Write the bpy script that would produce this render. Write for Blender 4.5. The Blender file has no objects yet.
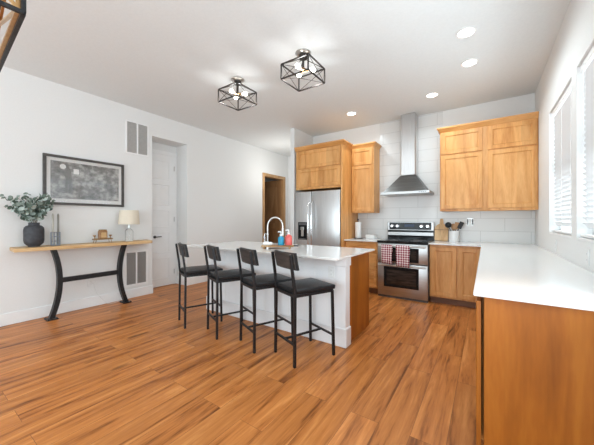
import bpy, bmesh, math, random
from mathutils import Vector, Matrix
random.seed(7)
PI = math.pi
S = bpy.context.scene
C = S.collection

# ------------------------------------------------------------------ camera
cd = bpy.data.cameras.new('camera'); cam = bpy.data.objects.new('camera', cd); C.objects.link(cam)
cd.sensor_width = 36.0; cd.lens = 36.0 * 277.0 / 594.0
cd.shift_y = -2.5 / 594.0; cd.clip_start = 0.02
YAW = math.atan(189.0 / 277.0)
cam.location = (0, 0, 1.235); cam.rotation_euler = (PI/2, 0, YAW)
S.camera = cam

# ------------------------------------------------------------------ world, lights, exposure
w = bpy.data.worlds.new('world'); S.world = w; w.use_nodes = True
w.node_tree.nodes['Background'].inputs[0].default_value = (0.82, 0.93, 1.0, 1)
w.node_tree.nodes['Background'].inputs[1].default_value = 2.0
S.view_settings.view_transform = 'Standard'; S.view_settings.look = 'None'
S.view_settings.gamma = 1.0; S.view_settings.use_curve_mapping = False
S.view_settings.exposure = 0.16

def area(name, loc, rot, sx, sy, power, col):
    l = bpy.data.lights.new(name, 'AREA'); l.shape = 'RECTANGLE'; l.size = sx; l.size_y = sy
    l.energy = power; l.color = col
    o = bpy.data.objects.new(name, l); C.objects.link(o); o.location = loc; o.rotation_euler = rot
    return o
# daylight through the glazed rear wall (behind the camera) and the two blinded right windows, plus two added unseen sources
area('rear_window_daylight', (-2.05, -3.75, 1.45), (PI/2 + .45, 0, 0), 4.6, 2.3, 102, (0.785, 0.925, 1.0))
area('right_rear_fill', (0.85, -1.5, 1.4), (0, PI/2 + .5, 0), 1.9, 2.6, 28, (0.785, 0.925, 1.0))  # added fill from an unseen opening, brightens ceiling and left wall
area('right_window_daylight', (1.15, 3.05, 1.45), (0, PI/2 + .45, 0), 1.6, 2.4, 52, (0.80, 0.93, 1.0))
area('side_fill', (0.80, 1.30, 1.45), (0, PI/2 + .6, 0), 1.3, 0.95, 30, (0.80, 0.93, 1.0))  # unseen source added to lift the ceiling over the counter

# ------------------------------------------------------------------ materials
def mat(name, base, rough=0.5, metal=0.0, **kw):
    m = bpy.data.materials.new(name); m.use_nodes = True
    b = m.node_tree.nodes['Principled BSDF']
    b.inputs['Base Color'].default_value = (*base, 1)
    b.inputs['Roughness'].default_value = rough; b.inputs['Metallic'].default_value = metal
    for k, v in kw.items(): b.inputs[k.replace('_', ' ')].default_value = v
    return m
def nt(m): return m.node_tree, m.node_tree.nodes, m.node_tree.links, m.node_tree.nodes['Principled BSDF']
def node(N, t, **kw):
    n = N.new(t)
    for k, v in kw.items():
        if k in n.inputs.keys(): n.inputs[k].default_value = v
        else: setattr(n, k, v)
    return n
def ramp(N, pts):
    r = N.new('ShaderNodeValToRGB'); e = r.color_ramp.elements
    while len(e) < len(pts): e.new(0.5)
    for i, (p, c) in enumerate(pts): e[i].position = p; e[i].color = (*c, 1)
    return r
def speckle(m, c0, c1, scale, bump=0.0, stretch=(1, 1, 1), detail=3):
    T, N, L, b = nt(m)
    tc = N.new('ShaderNodeTexCoord'); mp = node(N, 'ShaderNodeMapping'); mp.inputs['Scale'].default_value = stretch
    no = node(N, 'ShaderNodeTexNoise', Scale=scale, Detail=detail)
    L.new(tc.outputs['Object'], mp.inputs[0]); L.new(mp.outputs[0], no.inputs['Vector'])
    r = ramp(N, [(0.35, c0), (0.65, c1)]); L.new(no.outputs['Fac'], r.inputs[0]); L.new(r.outputs[0], b.inputs['Base Color'])
    if bump:
        bp = node(N, 'ShaderNodeBump', Strength=bump, Distance=0.01); L.new(no.outputs['Fac'], bp.inputs['Height']); L.new(bp.outputs[0], b.inputs['Normal'])
    return m

def wood(name, dark, mid, light, axis='Z', rough=0.38, board=0.16, s=1.0, var=(0.90, 1.08)):
    """furniture wood: broad soft boards, fine grain along one axis, a few mineral streaks"""
    m = mat(name, mid, rough); T, N, L, b = nt(m)
    tc = N.new('ShaderNodeTexCoord'); oi = N.new('ShaderNodeObjectInfo')
    add = node(N, 'ShaderNodeVectorMath', operation='ADD')
    sc = node(N, 'ShaderNodeVectorMath', operation='SCALE'); sc.inputs['Scale'].default_value = 13.0
    cmb = N.new('ShaderNodeCombineXYZ')
    for i in range(3): L.new(oi.outputs['Random'], cmb.inputs[i])
    L.new(cmb.outputs[0], sc.inputs[0]); L.new(tc.outputs['Object'], add.inputs[0]); L.new(sc.outputs[0], add.inputs[1])
    st = {'Z': (1, 1, 0.14), 'X': (0.14, 1, 1), 'Y': (1, 0.14, 1)}[axis]
    mp = N.new('ShaderNodeMapping'); mp.inputs['Scale'].default_value = st; L.new(add.outputs[0], mp.inputs[0])
    g1 = node(N, 'ShaderNodeTexNoise', Scale=7.0 * s, Detail=4.0, Distortion=1.2); L.new(mp.outputs[0], g1.inputs['Vector'])
    g2 = node(N, 'ShaderNodeTexNoise', Scale=85.0 * s, Detail=3.0); L.new(mp.outputs[0], g2.inputs['Vector'])
    mx = node(N, 'ShaderNodeMix', data_type='FLOAT'); mx.inputs['Factor'].default_value = 0.2
    L.new(g1.outputs['Fac'], mx.inputs['A']); L.new(g2.outputs['Fac'], mx.inputs['B'])
    r = ramp(N, [(0.33, dark), (0.49, mid), (0.65, light)]); L.new(mx.outputs['Result'], r.inputs[0])
    # glued boards of slightly different tone
    sep = N.new('ShaderNodeSeparateXYZ'); L.new(add.outputs[0], sep.inputs[0])
    sm = node(N, 'ShaderNodeMath', operation='ADD'); 
    ax = [a for a in 'XYZ' if a != axis]
    L.new(sep.outputs[ax[0]], sm.inputs[0]); L.new(sep.outputs[ax[1]], sm.inputs[1])
    dv = node(N, 'ShaderNodeMath', operation='DIVIDE'); dv.inputs[1].default_value = board; L.new(sm.outputs[0], dv.inputs[0])
    fl = node(N, 'ShaderNodeMath', operation='FLOOR'); L.new(dv.outputs[0], fl.inputs[0])
    wn = node(N, 'ShaderNodeTexWhiteNoise', noise_dimensions='1D'); L.new(fl.outputs[0], wn.inputs['W'])
    mr = node(N, 'ShaderNodeMapRange'); mr.inputs['To Min'].default_value = var[0]; mr.inputs['To Max'].default_value = var[1]
    L.new(wn.outputs['Value'], mr.inputs['Value'])
    hs = N.new('ShaderNodeHueSaturation'); L.new(mr.outputs[0], hs.inputs['Value']); L.new(r.outputs[0], hs.inputs['Color'])
    L.new(hs.outputs[0], b.inputs['Base Color'])
    return m

def make_floor():
    m = mat('plank_floor', (0.4, 0.2, 0.08), 0.36, Specular_IOR_Level=0.3); T, N, L, b = nt(m)
    tc = N.new('ShaderNodeTexCoord'); mp = N.new('ShaderNodeMapping'); mp.inputs['Rotation'].default_value = (0, 0, PI/2)
    L.new(tc.outputs['Object'], mp.inputs[0])
    br = N.new('ShaderNodeTexBrick'); br.offset = 0.37; br.offset_frequency = 2
    br.inputs['Color1'].default_value = (0, 0, 0, 1); br.inputs['Color2'].default_value = (1, 1, 1, 1); br.inputs['Mortar'].default_value = (0.5, 0.5, 0.5, 1)
    br.inputs['Scale'].default_value = 1.0; br.inputs['Mortar Size'].default_value = 0.0010; br.inputs['Mortar Smooth'].default_value = 0.2
    br.inputs['Brick Width'].default_value = 1.22; br.inputs['Row Height'].default_value = 0.18
    L.new(mp.outputs[0], br.inputs['Vector'])
    wv = node(N, 'ShaderNodeMath', operation='MULTIPLY'); wv.inputs[1].default_value = 40.0; L.new(br.outputs['Color'], wv.inputs[0])
    m2 = N.new('ShaderNodeMapping'); m2.inputs['Scale'].default_value = (1, 0.085, 1); L.new(tc.outputs['Object'], m2.inputs[0])
    g1 = node(N, 'ShaderNodeTexNoise', noise_dimensions='4D', Scale=12.5, Detail=6.0, Distortion=0.8, Roughness=0.60)
    L.new(m2.outputs[0], g1.inputs['Vector']); L.new(wv.outputs[0], g1.inputs['W'])
    g2 = node(N, 'ShaderNodeTexNoise', noise_dimensions='4D', Scale=70.0, Detail=3.0); L.new(m2.outputs[0], g2.inputs['Vector']); L.new(wv.outputs[0], g2.inputs['W'])
    mx = node(N, 'ShaderNodeMix', data_type='FLOAT'); mx.inputs['Factor'].default_value = 0.20
    L.new(g1.outputs['Fac'], mx.inputs['A']); L.new(g2.outputs['Fac'], mx.inputs['B'])
    r = ramp(N, [(0.32, (0.11, 0.033, 0.007)), (0.405, (0.32, 0.102, 0.022)), (0.465, (0.51, 0.178, 0.042)), (0.55, (0.60, 0.222, 0.056)), (0.66, (0.76, 0.325, 0.098))])
    L.new(mx.outputs['Result'], r.inputs[0])
    mr = node(N, 'ShaderNodeMapRange'); mr.inputs['To Min'].default_value = 0.88; mr.inputs['To Max'].default_value = 1.06; L.new(br.outputs['Color'], mr.inputs['Value'])
    hs = N.new('ShaderNodeHueSaturation'); L.new(r.outputs[0], hs.inputs['Color']); L.new(mr.outputs[0], hs.inputs['Value'])
    kn = node(N, 'ShaderNodeTexNoise', noise_dimensions='4D', Scale=4.2, Detail=2.0); m3 = N.new('ShaderNodeMapping'); m3.inputs['Scale'].default_value = (1.6, 0.55, 1)
    L.new(tc.outputs['Object'], m3.inputs[0]); L.new(m3.outputs[0], kn.inputs['Vector']); L.new(wv.outputs[0], kn.inputs['W'])
    kr = ramp(N, [(0.655, (0, 0, 0)), (0.74, (1, 1, 1))]); L.new(kn.outputs['Fac'], kr.inputs[0])
    kf = node(N, 'ShaderNodeMath', operation='MULTIPLY'); kf.inputs[1].default_value = 0.7; L.new(kr.outputs[0], kf.inputs[0])
    km = node(N, 'ShaderNodeMix', data_type='RGBA'); L.new(kf.outputs[0], km.inputs['Factor']); L.new(hs.outputs[0], km.inputs['A']); km.inputs['B'].default_value = (0.13, 0.045, 0.012, 1)
    jm = node(N, 'ShaderNodeMix', data_type='RGBA'); L.new(br.outputs['Fac'], jm.inputs['Factor']); L.new(km.outputs['Result'], jm.inputs['A'])
    jm.inputs['B'].default_value = (0.17, 0.065, 0.022, 1); L.new(jm.outputs['Result'], b.inputs['Base Color'])
    bp = node(N, 'ShaderNodeBump', Strength=0.12, Distance=0.003); L.new(g2.outputs['Fac'], bp.inputs['Height']); L.new(bp.outputs[0], b.inputs['Normal'])
    return m

def make_tile():
    m = mat('white_wall_tile', (0.78, 0.78, 0.77), 0.22); T, N, L, b = nt(m)
    tc = N.new('ShaderNodeTexCoord'); mp = N.new('ShaderNodeMapping'); mp.inputs['Rotation'].default_value = (PI/2, 0, 0)
    mp.inputs['Location'].default_value = (0.07, 0.09, 0)
    L.new(tc.outputs['Object'], mp.inputs[0])
    br = N.new('ShaderNodeTexBrick'); br.offset = 0.5
    br.inputs['Color1'].default_value = (0.75, 0.745, 0.735, 1); br.inputs['Color2'].default_value = (0.77, 0.765, 0.75, 1); br.inputs['Mortar'].default_value = (0.60, 0.595, 0.58, 1)
    br.inputs['Scale'].default_value = 1.0; br.inputs['Mortar Size'].default_value = 0.004; br.inputs['Mortar Smooth'].default_value = 0.3
    br.inputs['Brick Width'].default_value = 0.60; br.inputs['Row Height'].default_value = 0.195
    L.new(mp.outputs[0], br.inputs['Vector']); L.new(br.outputs['Color'], b.inputs['Base Color'])
    bp = node(N, 'ShaderNodeBump', Strength=0.35, Distance=0.003, invert=True); L.new(br.outputs['Fac'], bp.inputs['Height']); L.new(bp.outputs[0], b.inputs['Normal'])
    return m

def make_print():
    m = mat('grey_print', (0.2, 0.2, 0.2), 0.6); T, N, L, b = nt(m)
    tc = N.new('ShaderNodeTexCoord'); mp = N.new('ShaderNodeMapping'); mp.inputs['Scale'].default_value = (1, 1, 1.3); L.new(tc.outputs['Object'], mp.inputs[0])
    no = node(N, 'ShaderNodeTexNoise', Scale=9.0, Detail=8.0, Roughness=0.7); L.new(mp.outputs[0], no.inputs['Vector'])
    r = ramp(N, [(0.38, (0.03, 0.028, 0.026)), (0.50, (0.17, 0.163, 0.155)), (0.64, (0.55, 0.54, 0.52))]); L.new(no.outputs['Fac'], r.inputs[0]); L.new(r.outputs[0], b.inputs['Base Color'])
    return m
def make_check():
    m = mat('red_check_cotton', (0.5, 0.1, 0.12), 0.9); T, N, L, b = nt(m)
    tc = N.new('ShaderNodeTexCoord'); mp = N.new('ShaderNodeMapping'); mp.inputs['Rotation'].default_value = (0, PI/4, 0); L.new(tc.outputs['Object'], mp.inputs[0])
    mp.vector_type = 'POINT'; mp.inputs['Scale'].default_value = (1, .0001, 1); mp.inputs['Location'].default_value = (0, 0.01, 0)
    ch = node(N, 'ShaderNodeTexChecker', Scale=40.0); ch.inputs['Color1'].default_value = (0.27, 0.012, 0.045, 1); ch.inputs['Color2'].default_value = (0.85, 0.74, 0.74, 1)
    L.new(mp.outputs[0], ch.inputs['Vector']); L.new(ch.outputs['Color'], b.inputs['Base Color'])
    return m
def make_brushed(name, c0, c1, rough, axis):
    m = mat(name, c0, rough, 1.0); T, N, L, b = nt(m)
    tc = N.new('ShaderNodeTexCoord'); mp = N.new('ShaderNodeMapping')
    mp.inputs['Scale'].default_value = {'X': (0.02, 1, 1), 'Z': (1, 1, 0.02)}[axis]; L.new(tc.outputs['Object'], mp.inputs[0])
    no = node(N, 'ShaderNodeTexNoise', Scale=160.0, Detail=2.0); L.new(mp.outputs[0], no.inputs['Vector'])
    r = ramp(N, [(0.35, c0), (0.65, c1)]); L.new(no.outputs['Fac'], r.inputs[0]); L.new(r.outputs[0], b.inputs['Base Color'])
    mr = node(N, 'ShaderNodeMapRange'); mr.inputs['To Min'].default_value = rough - 0.05; mr.inputs['To Max'].default_value = rough + 0.07
    L.new(no.outputs['Fac'], mr.inputs['Value']); L.new(mr.outputs[0], b.inputs['Roughness'])
    return m
def emit(name, col, strength):
    m = mat(name, col, 0.4); b = nt(m)[3]
    b.inputs['Emission Color'].default_value = (*col, 1); b.inputs['Emission Strength'].default_value = strength
    return m

M = {}
M['wall'] = speckle(mat('white_wall_paint', (0.8, 0.8, 0.79), 0.85), (0.80, 0.80, 0.79), (0.815, 0.815, 0.805), 60, 0.05)
M['ceiling'] = speckle(mat('ceiling_paint', (0.7, 0.7, 0.69), 0.95), (0.775, 0.798, 0.80), (0.795, 0.818, 0.82), 45, 0.10)
M['trim'] = speckle(mat('white_trim_paint', (0.82, 0.82, 0.82), 0.4), (0.86, 0.86, 0.855), (0.88, 0.88, 0.875), 8)
M['floor'] = make_floor(); M['tile'] = make_tile(); M['print'] = make_print(); M['check'] = make_check()
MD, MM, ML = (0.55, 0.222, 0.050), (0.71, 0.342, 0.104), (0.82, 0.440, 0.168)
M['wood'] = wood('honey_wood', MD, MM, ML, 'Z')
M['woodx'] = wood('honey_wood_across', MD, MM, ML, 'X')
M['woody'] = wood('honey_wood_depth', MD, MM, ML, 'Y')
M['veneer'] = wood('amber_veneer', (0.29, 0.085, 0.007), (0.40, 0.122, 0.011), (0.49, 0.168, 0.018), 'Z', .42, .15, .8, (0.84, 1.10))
M['tan'] = wood('tan_casing_wood', (0.34, 0.18, 0.075), (0.46, 0.26, 0.115), (0.55, 0.33, 0.16), 'Z')
M['doorwood'] = wood('brown_door_wood', (0.24, 0.115, 0.045), (0.34, 0.175, 0.075), (0.42, 0.23, 0.11), 'Z')
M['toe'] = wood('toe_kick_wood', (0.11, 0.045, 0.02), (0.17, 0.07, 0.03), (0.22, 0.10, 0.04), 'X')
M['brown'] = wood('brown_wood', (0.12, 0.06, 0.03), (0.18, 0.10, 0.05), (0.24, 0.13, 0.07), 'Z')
M['slab'] = wood('console_wood', (0.45, 0.25, 0.10), (0.64, 0.41, 0.19), (0.76, 0.53, 0.29), 'Y', 0.45, 0.11)
M['board'] = wood('board_wood', (0.40, 0.21, 0.09), (0.62, 0.38, 0.18), (0.72, 0.48, 0.26), 'Z', 0.5, 0.05)
M['spoon'] = wood('spoon_wood', (0.30, 0.15, 0.07), (0.45, 0.25, 0.12), (0.55, 0.33, 0.17), 'Z', 0.6, 0.3)
M['tray'] = wood('tray_wood', (0.28, 0.14, 0.06), (0.42, 0.24, 0.11), (0.55, 0.34, 0.17), 'X', 0.6, 0.04)
M['quartz'] = speckle(mat('white_quartz', (0.82, 0.82, 0.8), 0.12), (0.84, 0.84, 0.825), (0.87, 0.87, 0.86), 90)
M['island'] = speckle(mat('island_white_paint', (0.8, 0.81, 0.83), 0.45), (0.83, 0.84, 0.855), (0.86, 0.87, 0.88), 6)
M['black'] = speckle(mat('black_metal', (0.02, 0.02, 0.022), 0.42, 0.3), (0.012, 0.012, 0.014), (0.028, 0.028, 0.03), 60)
M['leather'] = speckle(mat('black_leather', (0.02, 0.02, 0.02), 0.36, Specular_IOR_Level=0.3), (0.012, 0.012, 0.013), (0.024, 0.024, 0.026), 120, 0.15)
M['backpad'] = speckle(mat('charcoal_woodgrain', (0.05, 0.045, 0.04), 0.5), (0.03, 0.027, 0.026), (0.07, 0.06, 0.055), 40, 0.1, (0.15, 1, 1))
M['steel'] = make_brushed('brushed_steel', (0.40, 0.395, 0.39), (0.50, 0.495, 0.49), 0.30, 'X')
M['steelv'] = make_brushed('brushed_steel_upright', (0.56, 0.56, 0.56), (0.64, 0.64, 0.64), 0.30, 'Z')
M['shade_steel'] = make_brushed('shaded_brushed_steel', (0.12, 0.12, 0.118), (0.18, 0.18, 0.176), 0.36, 'X')  # same steel, the canopy's dimmer reflection put into its colour
M['chrome'] = mat('chrome', (0.82, 0.82, 0.83), 0.10, 1.0)
M['nickel'] = mat('satin_nickel', (0.62, 0.61, 0.59), 0.28, 1.0)
M['dgrey'] = speckle(mat('dark_grey_enamel', (0.1, 0.1, 0.105), 0.5), (0.09, 0.09, 0.095), (0.12, 0.12, 0.125), 30)
M['glassblack'] = speckle(mat('black_glass', (0.012, 0.012, 0.013), 0.08, Specular_IOR_Level=0.2), (0.010, 0.010, 0.011), (0.016, 0.016, 0.017), 20)
M['oven'] = speckle(mat('oven_window', (0.05, 0.04, 0.035), 0.06), (0.018, 0.015, 0.014), (0.05, 0.035, 0.028), 6, 0, (1, 1, 6))
M['fixture'] = speckle(mat('dark_bronze_metal', (0.05, 0.045, 0.04), 0.4, 0.6), (0.035, 0.032, 0.03), (0.07, 0.06, 0.055), 50)
M['gold'] = speckle(mat('gold_metal', (0.55, 0.33, 0.14), 0.32, 0.9), (0.50, 0.29, 0.12), (0.62, 0.38, 0.17), 30)
M['bronze'] = speckle(mat('antique_brass', (0.32, 0.19, 0.07), 0.4, 0.6), (0.24, 0.13, 0.05), (0.42, 0.25, 0.10), 60)
M['amber'] = speckle(mat('brown_box', (0.36, 0.18, 0.07), 0.5), (0.28, 0.13, 0.05), (0.42, 0.22, 0.09), 50)
M['vase'] = speckle(mat('charcoal_ceramic', (0.04, 0.042, 0.05), 0.6), (0.030, 0.032, 0.038), (0.055, 0.057, 0.066), 25, 0.1)
M['stem'] = speckle(mat('stem_brown', (0.12, 0.10, 0.06), 0.8), (0.10, 0.08, 0.05), (0.15, 0.13, 0.08), 30)
def make_leaf():
    m = mat('eucalyptus_leaf', (0.16, 0.23, 0.19), 0.6); T, N, L, b = nt(m)
    g = N.new('ShaderNodeNewGeometry')
    r = ramp(N, [(0.0, (0.05, 0.08, 0.055)), (0.35, (0.16, 0.21, 0.17)), (0.70, (0.33, 0.40, 0.355)), (1.0, (0.56, 0.64, 0.60))])
    L.new(g.outputs['Random Per Island'], r.inputs[0]); L.new(r.outputs[0], b.inputs['Base Color'])
    return m
M['leaf'] = make_leaf()
M['wire'] = mat('silver_wire', (0.24, 0.26, 0.30), 0.35, 0.8)
M['candle'] = speckle(mat('grey_wax', (0.5, 0.48, 0.45), 0.6), (0.20, 0.195, 0.175), (0.25, 0.24, 0.22), 20)
M['candlelight'] = speckle(mat('ivory_wax', (0.7, 0.68, 0.62), 0.6), (0.46, 0.44, 0.39), (0.52, 0.50, 0.45), 20)
M['linen'] = speckle(mat('cream_linen', (0.72, 0.62, 0.46), 0.9), (0.74, 0.66, 0.53), (0.82, 0.75, 0.62), 70, 0.1, (1, 1, 4))
def glassmat(name, col, rough=0.02, ior=1.45):
    m = mat(name, col, rough); b = nt(m)[3]; b.inputs['Transmission Weight'].default_value = 1.0; b.inputs['IOR'].default_value = ior
    return m
M['glass'] = glassmat('clear_glass', (0.99, 0.995, 0.995), 0.02, 1.22)
M['blue'] = speckle(mat('blue_soap', (0.02, 0.3, 0.5), 0.15), (0.01, 0.26, 0.46), (0.03, 0.34, 0.54), 10)
M['red'] = speckle(mat('red_soap', (0.75, 0.12, 0.10), 0.15), (0.70, 0.10, 0.09), (0.80, 0.16, 0.14), 10)
M['plastic'] = speckle(mat('white_plastic', (0.8, 0.8, 0.79), 0.4), (0.78, 0.78, 0.77), (0.82, 0.82, 0.81), 20)
M['offplastic'] = speckle(mat('outlet_slots', (0.5, 0.5, 0.5), 0.5), (0.42, 0.42, 0.42), (0.5, 0.5, 0.5), 20)
M['vent'] = speckle(mat('vent_louvre_grey', (0.40, 0.39, 0.38), 0.6), (0.52, 0.51, 0.49), (0.57, 0.56, 0.54), 40)
M['mat'] = speckle(mat('picture_mount', (0.78, 0.77, 0.75), 0.8), (0.86, 0.85, 0.83), (0.90, 0.89, 0.87), 50)
M['frame'] = speckle(mat('charcoal_frame', (0.06, 0.055, 0.05), 0.45), (0.045, 0.04, 0.037), (0.08, 0.07, 0.065), 30, 0, (1, 0.1, 1))
M['paper'] = speckle(mat('white_paper', (0.85, 0.85, 0.84), 0.95), (0.82, 0.82, 0.81), (0.87, 0.87, 0.86), 80, 0.1)
def make_blind():
    m = mat('white_blind', (0.86, 0.86, 0.86), 0.5); T, N, L, b = nt(m)
    tr = node(N, 'ShaderNodeBsdfTranslucent'); tr.inputs[0].default_value = (0.85, 0.86, 0.87, 1)
    mx = N.new('ShaderNodeMixShader'); mx.inputs[0].default_value = 0.10
    L.new(b.outputs[0], mx.inputs[1]); L.new(tr.outputs[0], mx.inputs[2])
    L.new(mx.outputs[0], N['Material Output'].inputs['Surface'])
    return m
M['blind'] = make_blind()
def make_pane(ior=1.45):
    m = bpy.data.materials.new('window_glass'); m.use_nodes = True; N = m.node_tree.nodes; L = m.node_tree.links
    for n in list(N):
        if n.type == 'BSDF_PRINCIPLED': N.remove(n)
    t = N.new('ShaderNodeBsdfTransparent'); g = node(N, 'ShaderNodeBsdfGlossy', Roughness=0.02); f = node(N, 'ShaderNodeFresnel', IOR=ior); ge = N.new('ShaderNodeNewGeometry'); io = node(N, 'ShaderNodeMapRange'); io.inputs['To Min'].default_value = ior; io.inputs['To Max'].default_value = 1.0 / ior; L.new(ge.outputs['Backfacing'], io.inputs['Value']); L.new(io.outputs[0], f.inputs['IOR'])
    mx = N.new('ShaderNodeMixShader'); L.new(f.outputs[0], mx.inputs[0]); L.new(t.outputs[0], mx.inputs[1]); L.new(g.outputs[0], mx.inputs[2])
    L.new(mx.outputs[0], N['Material Output'].inputs['Surface'])
    return m
M['pane'] = make_pane()
M['bulb'] = emit('bulb_glow', (1.0, 0.95, 0.86), 6.0)
M['can'] = emit('downlight_glow', (1.0, 0.97, 0.92), 6.0)
M['display'] = emit('oven_display', (0.02, 0.04, 0.09), 0.15)

# ------------------------------------------------------------------ mesh helpers
def nb(): return bmesh.new()
def box(bm, a, b, bev=0.0, seg=1, rot=None):
    """box between corners a and b; optional bevel; rot = (pivot, Matrix)"""
    t = bmesh.new()
    bmesh.ops.create_cube(t, size=1.0)
    c = [(a[i] + b[i]) / 2 for i in range(3)]; d = [abs(b[i] - a[i]) for i in range(3)]
    for v in t.verts: v.co = Vector((c[0] + v.co.x * d[0], c[1] + v.co.y * d[1], c[2] + v.co.z * d[2]))
    if bev: bmesh.ops.bevel(t, geom=t.edges[:], offset=min(bev, min(d) * 0.45), segments=seg, profile=0.5, affect='EDGES')
    if rot:
        for v in t.verts: v.co = rot[0] + rot[1] @ (v.co - rot[0])
    merge(bm, t)
def merge(bm, t):
    me = bpy.data.meshes.new('t'); t.to_mesh(me); t.free(); bm.from_mesh(me); bpy.data.meshes.remove(me)
def bar(bm, p, q, r, n=8, sq=False):
    """straight round or square bar from p to q"""
    tube(bm, [Vector(p), Vector(q)], r, 4 if sq else n, sq)
def tube(bm, pts, r, n=10, sq=False, up=None):
    pts = [Vector(p) for p in pts]; rings = []
    rr = r if isinstance(r, (list, tuple)) else [r] * len(pts)
    t0 = (pts[1] - pts[0]).normalized()
    ref = Vector(up) if up else (Vector((0, 0, 1)) if abs(t0.z) < 0.9 else Vector((0, 1, 0)))
    u = t0.cross(ref).normalized()
    for i, p in enumerate(pts):
        t = (pts[min(i+1, len(pts)-1)] - pts[max(i-1, 0)]).normalized()
        u = (u - t * u.dot(t)).normalized(); v = t.cross(u)
        ring = []
        for k in range(n):
            a = 2 * PI * k / n + (PI/4 if sq else 0); f = rr[i] * (math.sqrt(2) if sq else 1)
            ring.append(bm.verts.new(p + u * (math.cos(a) * f) + v * (math.sin(a) * f)))
        rings.append(ring)
    for a, b in zip(rings, rings[1:]):
        for k in range(n): bm.faces.new((a[k], a[(k+1) % n], b[(k+1) % n], b[k]))
    bm.faces.new(rings[0][::-1]); bm.faces.new(rings[-1])
def lathe(bm, prof, c=(0, 0, 0), n=28, M3=None):
    """revolve (radius, height) pairs round the vertical through c; M3 turns the result about c"""
    rings = []; c = Vector(c)
    for r, z in prof:
        if r < 1e-5: rings.append([None, Vector((0, 0, z))]); continue
        rings.append([Vector((r * math.cos(2*PI*k/n), r * math.sin(2*PI*k/n), z)) for k in range(n)])
    f = (lambda v: c + M3 @ v) if M3 else (lambda v: c + v)
    R = []
    for g in rings:
        if g[0] is None: R.append([bm.verts.new(f(g[1]))])
        else: R.append([bm.verts.new(f(v)) for v in g])
    for a, b in zip(R, R[1:]):
        if len(a) == 1 and len(b) == 1: continue
        if len(a) == 1:
            for k in range(n): bm.faces.new((a[0], b[k], b[(k+1) % n]))
        elif len(b) == 1:
            for k in range(n): bm.faces.new((a[k], a[(k+1) % n], b[0]))
        else:
            for k in range(n): bm.faces.new((a[k], a[(k+1) % n], b[(k+1) % n], b[k]))
    if len(R[0]) > 1: bm.faces.new(R[0][::-1])
    if len(R[-1]) > 1: bm.faces.new(R[-1])
def prism(bm, poly, d, f):
    """extrude a 2-D outline by depth d; f(u, v, w) gives the 3-D point"""
    A = [bm.verts.new(f(u, v, 0)) for u, v in poly]; B = [bm.verts.new(f(u, v, d)) for u, v in poly]
    bm.faces.new(A[::-1]); bm.faces.new(B); n = len(poly)
    for k in range(n): bm.faces.new((A[k], A[(k+1) % n], B[(k+1) % n], B[k]))
def hexa(bm, bot, top):
    """solid between two quads"""
    A = [bm.verts.new(p) for p in bot]; B = [bm.verts.new(p) for p in top]
    bm.faces.new(A[::-1]); bm.faces.new(B)
    for k in range(4): bm.faces.new((A[k], A[(k+1) % 4], B[(k+1) % 4], B[k]))

def rootloc(p):
    v = Vector((0, 0, 0))
    while p is not None: v += p.location; p = p.parent
    return v
def obj(name, bm, m, parent=None, base=None, smooth=False):
    bmesh.ops.recalc_face_normals(bm, faces=bm.faces[:])
    off = rootloc(parent) + (Vector(base) if base else Vector((0, 0, 0)))
    if off.length > 0: bmesh.ops.translate(bm, verts=bm.verts[:], vec=-off)
    me = bpy.data.meshes.new(name); bm.to_mesh(me); bm.free()
    for x in (m if isinstance(m, list) else [m]): me.materials.append(M[x] if isinstance(x, str) else x)
    o = bpy.data.objects.new(name, me); C.objects.link(o)
    if base: o.location = base
    if parent: o.parent = parent
    if smooth:
        me.polygons.foreach_set('use_smooth', [True] * len(me.polygons))
        try: me.set_sharp_from_angle(angle=math.radians(38))
        except Exception: pass
    return o
def tag(o, label, cat, group=None):
    o['label'] = label; o['category'] = cat
    if group: o['group'] = group
    return o
def thing(name, label, cat, loc=(0, 0, 0), group=None):
    o = bpy.data.objects.new(name, None); C.objects.link(o); o.location = loc; o.empty_display_size = 0.1
    return tag(o, label, cat, group)
def struct(name, bm, m, parent=None):
    o = obj(name, bm, m, parent)
    if parent is None: o['kind'] = 'structure'
    return o
def dup(root, loc, label=None, rotz=None):
    r = root.copy(); C.objects.link(r); r.location = loc
    if label: r['label'] = label
    if rotz is not None: r.rotation_euler = (0, 0, rotz)
    for ch in list(root.children):
        c = ch.copy(); C.objects.link(c); c.parent = r
        for g in list(ch.children):
            d = g.copy(); C.objects.link(d); d.parent = c
    return r
def B1(a, b, bev=0.0, seg=1):
    bm = nb(); box(bm, a, b, bev, seg); return bm
def BN(*bs, bev=0.0):
    bm = nb()
    for a, b in bs: box(bm, a, b, bev)
    return bm

# ------------------------------------------------------------------ the room
LW, RW, BW, H = -4.65, 0.572, 5.13, 3.03
RB = -3.6       # rear wall, behind the camera
HE = 6.36       # end of the hall
AY0, AY1, AX = 2.479, 3.14, -5.0
OY0, OY1 = 5.33, 6.14
struct('floor', B1((-6.2, RB - .1, -0.1), (RW + .15, HE + .1, 0)), 'floor')
struct('ceiling', B1((-6.2, RB - .1, H), (RW + .15, HE + .1, H + .1)), 'ceiling')
struct('wall_left', BN(((AX, RB - .1, 0), (LW, AY0, H)), ((AX, AY0, 2.655), (LW, AY1, H)), ((AX, AY1, 0), (LW, AY1 + .25, H)),
                       ((LW - .12, AY1 + .25, 0), (LW, OY0, H)), ((LW - .12, OY0, 2.37), (LW, OY1, H)), ((LW - .12, OY1, 0), (LW, HE, H))), 'wall')
struct('wall_alcove', B1((AX - .1, AY0 - .2, 0), (AX, AY1 + .2, H)), 'wall')
struct('wall_hall', B1((-6.2, HE, 0), (-3.08, HE + .1, H)), 'wall')
struct('wall_partition', B1((-3.172, 4.42, 0), (-3.08, HE, H)), 'wall')
struct('wall_back', B1((-3.08, BW, 0), (RW + .15, BW + .12, H)), 'wall')
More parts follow.
